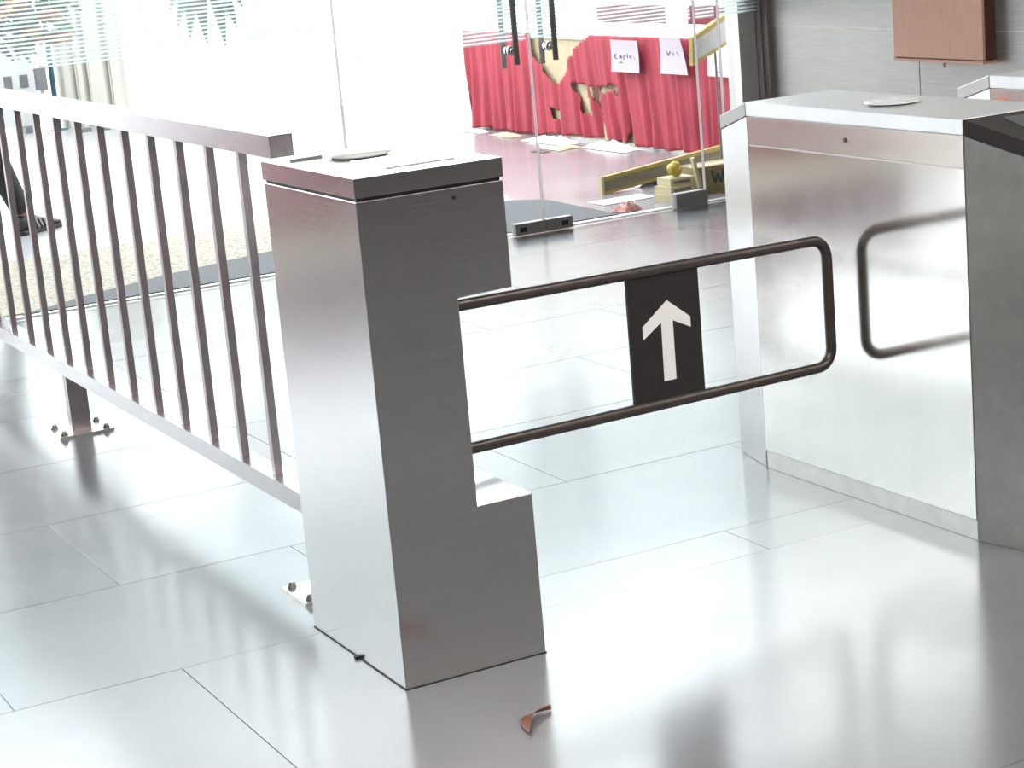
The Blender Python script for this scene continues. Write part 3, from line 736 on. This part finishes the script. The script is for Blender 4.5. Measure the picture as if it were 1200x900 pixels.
# leaning printed cartons with a yellow wad on top
for k, (dz, wdt, lab) in enumerate(((0.0, 0.085, 'bottom printed cream carton in the small pile by the door'), (0.036, 0.078, 'middle printed cream carton in the small pile by the door'), (0.072, 0.070, 'top printed cream carton in the small pile by the door'))):
    t = thing('printed_carton', lab, 'carton', (3.735 + 0.012 * k, 4.93 + 0.01 * k, dz), 'printed cartons by the door')
    t.rotation_euler = (0, 0, 0.25 - 0.12 * k)
    obj('carton', bevel(box(new_bm(), -wdt, wdt, -0.06, 0.06, 0, 0.0355), 0.003), M['cream_card'], t)
    obj('printed_band', box(new_bm(), -wdt * 0.75, wdt * 0.6, -0.0608, -0.0595, 0.010, 0.024), M['grey_wood'], t)
b = new_bm(); bmesh.ops.create_icosphere(b, subdivisions=3, radius=0.035)
for v in b.verts: v.co *= 1 + 0.35 * noise.noise(v.co * 40)
zmin = min(v.co.z for v in b.verts)
for v in b.verts: v.co.z -= zmin
o = tag(obj('yellow_wad', b, M['yellow_lump'], None), 'crumpled yellow wad on top of the printed cartons', 'wad'); o.location = (3.75, 4.94, 0.1085)
st = tag(obj('timber_stick', bevel(box(new_bm(), -0.008, 0.008, -0.012, 0.012, 0.0, 0.20), 0.002), M['cream_card']), 'pale stick leaning between cartons and cardboard box', 'stick'); st.location = (3.843, 4.86, 0.0025); st.rotation_euler = (0.0, -0.20, 0)
# loose papers
def sheet(label, x, y, lx, ly, rz, tent=0.0):
    bm = new_bm(); n = 8; R = []
    for i in range(n + 1):
        u = i / n
        z = 0.002 + tent * math.sin(u * PI)
        R.append([bm.verts.new(((u - .5) * lx, -ly/2, z)), bm.verts.new(((u - .5) * lx, ly/2, z * 0.9))])
    for a, c in zip(R, R[1:]): bm.faces.new((a[0], c[0], c[1], a[1]))
    o = obj('paper_sheet', bm, M['paper_white']); o.location = (x, y, 0); o.rotation_euler = (0, 0, rz)
    sd = o.modifiers.new('thickness', 'SOLIDIFY'); sd.thickness = 0.0015; sd.offset = 1
    return tag(o, label, 'paper', 'loose papers on the ground')
sheet('flat white sheet on the ground below the plank tip', 3.58, 5.17, 0.30, 0.16, 0.02)
sheet('white sheet humped like a tent behind the yellow plank', 3.93, 5.55, 0.20, 0.20, 0.1, 0.035)
crumple('candy_wrapper', 3.42, 4.86, 0.13, 0.10, 0.05, M['wrapper'], 'crumpled red and white wrapper by the threshold', 'wrapper', None, 9.0, 0.4)

# ------------------------------------------------------------------ dried leaf on the floor
b = new_bm(); n = 16; R = []
for i in range(n + 1):
    u = i / n; w2 = 2 * u - 1
    wdt = 0.012 * max(0.06, 1 - abs(w2) ** 2.5) * (1.15 - 0.4 * u)
    row = []
    for j in range(5):
        q_ = (j - 2) / 2
        row.append(b.verts.new((0.058 * w2 + 0.004 * math.sin(7 * u), 0.024 * (1 - w2 * w2) + wdt * q_, 0.0015 + 0.010 * (0.5 - 0.5 * q_) ** 2 + 0.006 * (1 - w2 * w2))))
    R.append(row)
for a, c in zip(R, R[1:]):
    for j in range(4): b.faces.new((a[j], a[j+1], c[j+1], c[j]))
bmesh.ops.recalc_face_normals(b, faces=b.faces)
lf = obj('dried_leaf', b, M['leaf_dry'], None, True); lf.location = (0.128, -0.312, 0); lf.rotation_euler = (0, 0, 0.74)
sd = lf.modifiers.new('thickness', 'SOLIDIFY'); sd.thickness = 0.001; sd.offset = 1
tag(lf, 'curled reddish brown dried leaf on the floor before the pedestal', 'leaf')

# ------------------------------------------------------------------ plants outside, crowns hanging into the top of the view
def leaf_mesh(name, L, Wd, mt, droop=0.25, lobes=False):
    b = new_bm(); n = 8; R = []
    for i in range(n + 1):
        u = i / n; wv = Wd * math.sin(PI * min(0.999, max(0.001, u ** 0.8))) * (1 - 0.3 * u)
        if lobes and i % 2: wv *= 0.6
        R.append([b.verts.new((L*u, -wv, -droop*L*u*u + 0.12*wv)), b.verts.new((L*u, 0, -droop*L*u*u)), b.verts.new((L*u, wv, -droop*L*u*u + 0.12*wv))])
    for a, c in zip(R, R[1:]):
        for j in range(2): b.faces.new((a[j], c[j], c[j+1], a[j+1]))
    bmesh.ops.solidify(b, geom=b.faces[:], thickness=0.0012)
    me = bpy.data.meshes.new(name); b.to_mesh(me); b.free(); me.materials.append(M[mt]); return me
fl = leaf_mesh('leaf', 0.17, 0.035, 'leaf_green')
fp = leaf_mesh('petal_cluster', 0.085, 0.045, 'flower_orange', 0.5)
pt = thing('flowering_tree', 'potted bushy tree with orange blossoms behind the striped film', 'plant', (-0.45, 6.15, 0))
obj('pot', lathe(new_bm(), [(0.13, 0), (0.17, 0.26), (0.185, 0.26), (0.185, 0.30), (0.15, 0.30), (0.14, 0.27), (0.002, 0.27)]), M['pot_clay'], pt, False)
obj('trunk', tube(new_bm(), [(0, 0, 0.27), (0.02, 0.01, 0.8), (0.35, -0.03, 1.35), (1.15, -0.08, 1.52)], [0.035, 0.03, 0.024, 0.012], 10), M['bark'], pt, True)
rnd = random.Random(3)
def lump(c, r, n, me, nm, par, zmin):
    k = 0
    while k < n:
        p = Vector((rnd.uniform(-1, 1), rnd.uniform(-1, 1), rnd.uniform(-1, 1)))
        if p.length > 1: continue
        q = Vector((c[0] + p.x*r[0], c[1] + p.y*r[1], c[2] + p.z*r[2]))
        if q.z < zmin: continue
        inst(nm, me, par, q, (rnd.uniform(-.5, .5), rnd.uniform(0.0, 0.9), rnd.uniform(0, 2*PI)), (s := rnd.uniform(.7, 1.15), s, s)); k += 1
lump((1.38, -0.12, 1.27), (0.25, 0.25, 0.26), 190, fl, 'leaf', pt, 1.03)
for (x, y, z) in ((0.42, -0.40, 1.20), (0.45, -0.42, 1.235), (0.60, -0.40, 1.17), (0.50, -0.40, 1.10), (0.57, -0.42, 1.075), (0.63, -0.40, 1.07), (0.37, -0.3, 1.3), (0.55, -0.36, 1.33)):
    for q in range(5): inst('blossom', fp, pt, (x + 0.9, y, z), (0.2, 0.3, q * 2 * PI / 5))
# palm with drooping fronds
pm = thing('potted_palm', 'potted palm with a drooping pointed frond behind the striped film', 'plant', (-0.55, 6.75, 0))
obj('pot', lathe(new_bm(), [(0.14, 0), (0.19, 0.30), (0.205, 0.30), (0.205, 0.34), (0.17, 0.34), (0.16, 0.31), (0.002, 0.31)]), M['pot_clay'], pm)
obj('trunk', tube(new_bm(), [(0, 0, 0.31), (0.02, 0, 0.9), (0.06, -0.02, 1.5), (0.09, -0.04, 1.75)], [0.045, 0.04, 0.035, 0.03], 10), M['bark'], pm, True)
lm = leaf_mesh('leaflet', 0.30, 0.075, 'leaf_palm', 0.15)
def frond(end, topz, tag_n):
    s = Vector((0.09, -0.04, 1.73)); e = Vector(end); mid = (s + e) / 2; mid.z = topz
    P = [(s * (1-t)**2 + mid * 2*t*(1-t) + e * t*t) for t in [k/14 for k in range(15)]]
    fr = obj('frond', tube(new_bm(), P, [0.012 - 0.0006*k for k in range(15)], 6), M['leaf_palm'], pm, True)
    for k in range(5, 15):
        t = (P[min(14, k+1)] - P[k-1]).normalized()
        for sd_ in (-1, 1):
            az = math.atan2(t.y, t.x) + sd_ * (0.9 if k < 13 else 0.45)
            inst('leaflet', lm, fr, P[k], (0, 0.75 + 0.28 * (k / 14), az), (0.85, 0.85, 0.85))
frond((2.44, -0.72, 1.27), 2.15, 0)
_fr = [c for c in pm.children if c.name.startswith('frond')][-1]
for a_, ls in ((-0.75, 0.75), (-0.5, 0.9), (-0.28, 1.05), (-0.05, 1.1), (0.18, 1.18), (0.42, 1.0), (0.7, 0.8)):
    inst('leaflet', lm, _fr, (2.43 + 0.04 * a_, -0.72, 1.29), (0, PI/2 - abs(a_) - 0.1, 0.1 if a_ > 0 else PI + 0.1), (ls * 1.15, 1.15, 1.0))
frond((-0.8, -0.6, 1.4), 2.3, 1); frond((-0.5, 0.9, 1.4), 2.3, 2); frond((0.7, 0.9, 1.6), 2.4, 3)

# ------------------------------------------------------------------ walking person beyond the railing (only a lower leg and shoe reach into view)
pdir = Vector((0.86, 0.50, 0)).normalized(); pside = Vector((-pdir.y, pdir.x, 0))
base = Vector((1.13, 7.18, 0))                 # ankle of the front foot
per = thing('person', 'person in dark trousers and black sneakers walking past the glass', 'person', base)
def W3(f, s, z): return pdir * f + pside * s + Vector((0, 0, z))
def skin_body(name, verts, edges, radii, mt, parent, root=0, sub=2):
    me = bpy.data.meshes.new(name); me.from_pydata([tuple(v) for v in verts], edges, []); me.update()
    o = bpy.data.objects.new(name, me); COL.objects.link(o); o.parent = parent
    sk = o.modifiers.new('skin', 'SKIN'); sk.use_smooth_shade = True
    lay = me.skin_vertices[0].data
    for i, r in enumerate(radii):
        lay[i].radius = (r, r) if not isinstance(r, tuple) else r
        lay[i].use_root = (i == root)
    ss = o.modifiers.new('sub', 'SUBSURF'); ss.levels = sub; ss.render_levels = sub
    me.materials.append(mt)
    return o
pel = W3(-0.36, 0.0, 0.93)
hipL = W3(-0.35, -0.09, 0.90); hipR = W3(-0.37, 0.09, 0.90)
kneeL = W3(-0.23, -0.09, 0.50); ankL = W3(-0.01, -0.07, 0.085)
kneeR = W3(-0.42, 0.09, 0.49); ankR = W3(-0.74, 0.08, 0.16)
chest = W3(-0.340, 0, 1.28); neck = W3(-0.330, 0, 1.46)
shL = W3(-0.340, -0.19, 1.40); shR = W3(-0.340, 0.19, 1.40)
elL = W3(-0.46, -0.24, 1.2); wrL = W3(-0.44, -0.22, 1.0); elR = W3(-0.40, 0.25, 1.20); wrR = W3(-0.42, 0.20, 1.12)
head = W3(-0.315, 0, 1.58); crown = W3(-0.320, 0, 1.68)
bv = [pel, W3(-0.35, 0, 1.10), chest, neck, head, crown, shL, elL, wrL, shR, elR, wrR, hipL, kneeL, ankL, hipR, kneeR, ankR]
be = [(0,1),(1,2),(2,3),(3,4),(4,5),(2,6),(6,7),(7,8),(2,9),(9,10),(10,11),(0,12),(12,13),(13,14),(0,15),(15,16),(16,17)]
brd = [0.125, 0.115, 0.135, 0.05, 0.085, 0.07, 0.06, 0.042, 0.028, 0.06, 0.042, 0.028, 0.085, 0.055, 0.036, 0.085, 0.055, 0.036]
skin_body('body', bv, be, brd, M['skin'], per)
skin_body('shirt', [W3(-0.355, 0, 0.98), W3(-0.35, 0, 1.12), chest, shL, elL, shR, elR, W3(-0.335, 0, 1.42)], [(0,1),(1,2),(2,3),(3,4),(2,5),(5,6),(2,7)], [0.145, 0.13, 0.15, 0.072, 0.056, 0.072, 0.056, 0.07], M['shirt'], per)
skin_body('trousers', [W3(-0.36, 0, 0.96), hipL, kneeL, W3(-0.10, -0.08, 0.24), W3(-0.035, -0.075, 0.115), hipR, kneeR, W3(-0.64, 0.085, 0.26), W3(-0.71, 0.08, 0.185)], [(0,1),(1,2),(2,3),(3,4),(0,5),(5,6),(6,7),(7,8)], [0.14, 0.10, 0.075, 0.062, 0.058, 0.10, 0.075, 0.062, 0.058], M['trousers'], per)
# hair cap and face pieces
b = new_bm(); bmesh.ops.create_icosphere(b, subdivisions=3, radius=0.105)
for v in list(b.verts):
    if v.co.z < -0.02 and v.co.dot(pdir) > -0.03: b.verts.remove(v)
for v in b.verts: v.co = v.co + W3(-0.335, 0, 1.655)
obj('hair', b, M['hair'], per, True)
for s in (-1, 1):
    b = new_bm(); bmesh.ops.create_icosphere(b, subdivisions=2, radius=0.011)
    for v in b.verts: v.co = v.co + W3(-0.232, s * 0.032, 1.60)
    obj('eye', b, M['hair'], per, True)
    b = new_bm(); bmesh.ops.create_icosphere(b, subdivisions=2, radius=0.022)
    for v in b.verts: v.co = Vector((v.co.x, v.co.y, v.co.z * 1.3)) + W3(-0.325, s * 0.085, 1.59)
    obj('ear', b, M['skin'], per, True)
b = new_bm(); bmesh.ops.create_cone(b, segments=10, radius1=0.018, radius2=0.007, depth=0.045, cap_ends=True)
for v in b.verts: v.co = v.co + W3(-0.228, 0, 1.575)
obj('nose', b, M['skin'], per, True)
# hands: palm and five fingers each
for wr_, s, fdir in ((wrL, -1, W3(0.35, 0, -1)), (wrR, 1, W3(0.5, 0, -0.8))):
    d = fdir.normalized(); sd2 = pdir * 1.0
    vs = [wr_, wr_ + d * 0.05, wr_ + d * 0.085]; es = [(0, 1), (1, 2)]; rs = [0.026, 0.03, 0.03]
    for k, ln in enumerate((0.075, 0.085, 0.08, 0.062)):
        o_ = pdir * (0.03 - 0.02 * k); b0 = len(vs)
        vs += [wr_ + d * 0.09 + o_, wr_ + d * (0.09 + ln * 0.55) + o_, wr_ + d * (0.09 + ln) + o_ - pside * s * 0.02]; es += [(2, b0), (b0, b0+1), (b0+1, b0+2)]; rs += [0.0095, 0.0085, 0.0075]
    b0 = len(vs)
    vs += [wr_ + d * 0.045 + pdir * 0.035, wr_ + d * 0.085 + pdir * 0.055]; es += [(1, b0), (b0, b0+1)]; rs += [0.011, 0.009]
    skin_body('hand', vs, es, rs, M['skin'], per)
# sneakers
def shoe(ank, pitch, yaw):
    t = thing('tmp', '', ''); t.name = 'sneaker'
    for k in ('label', 'category'):
        if k in t: del t[k]
    t.parent = per; t.location = ank - Vector((0, 0, 0.085)); t.rotation_euler = (0, pitch, yaw)
    secs = [(-0.075, 0.030, 0.085), (-0.06, 0.038, 0.105), (0.0, 0.040, 0.11), (0.05, 0.041, 0.095), (0.11, 0.046, 0.07), (0.17, 0.045, 0.055), (0.21, 0.034, 0.046), (0.228, 0.016, 0.036)]
    up = new_bm(); rings = []
    for x, hw_, h in secs:
        ring = []
        for k in range(14):
            a = 2*PI*k/14
            c, s_ = math.cos(a), math.sin(a)
            ring.append((x, hw_ * c, 0.022 + (h - 0.022) * (0.5 + 0.5*s_) ))
        rings.append(ring)
    loft(up, rings); bmesh.ops.recalc_face_normals(up, faces=up.faces)
    obj('upper', up, M['shoe_black'], t, True)
    so = prism(new_bm(), [(-0.08, -0.025), (-0.06, -0.04), (0.06, -0.04), (0.13, -0.05), (0.2, -0.042), (0.235, -0.015), (0.235, 0.015), (0.2, 0.042), (0.13, 0.05), (0.06, 0.04), (-0.06, 0.04), (-0.08, 0.025)], 'z', 0.0, 0.026)
    obj('sole', bevel(so, 0.004), M['shoe_black'], t)
    for s_ in (-1, 1):
        for k in range(3):
            x = 0.035 + 0.028 * k
            b = new_bm(); q = [(x, 0.030), (x + 0.012, 0.030), (x - 0.012, 0.078), (x - 0.024, 0.078)]
            prism(b, q, 'y', s_ * 0.0435 - 0.003, s_ * 0.0435 + 0.003); obj('side_stripe', b, M['shoe_white'], t)
    return t
ya_ = math.atan2(pdir.y, pdir.x)
shoe(ankL, 0.0, ya_)
shoe(ankR, 0.55, ya_)
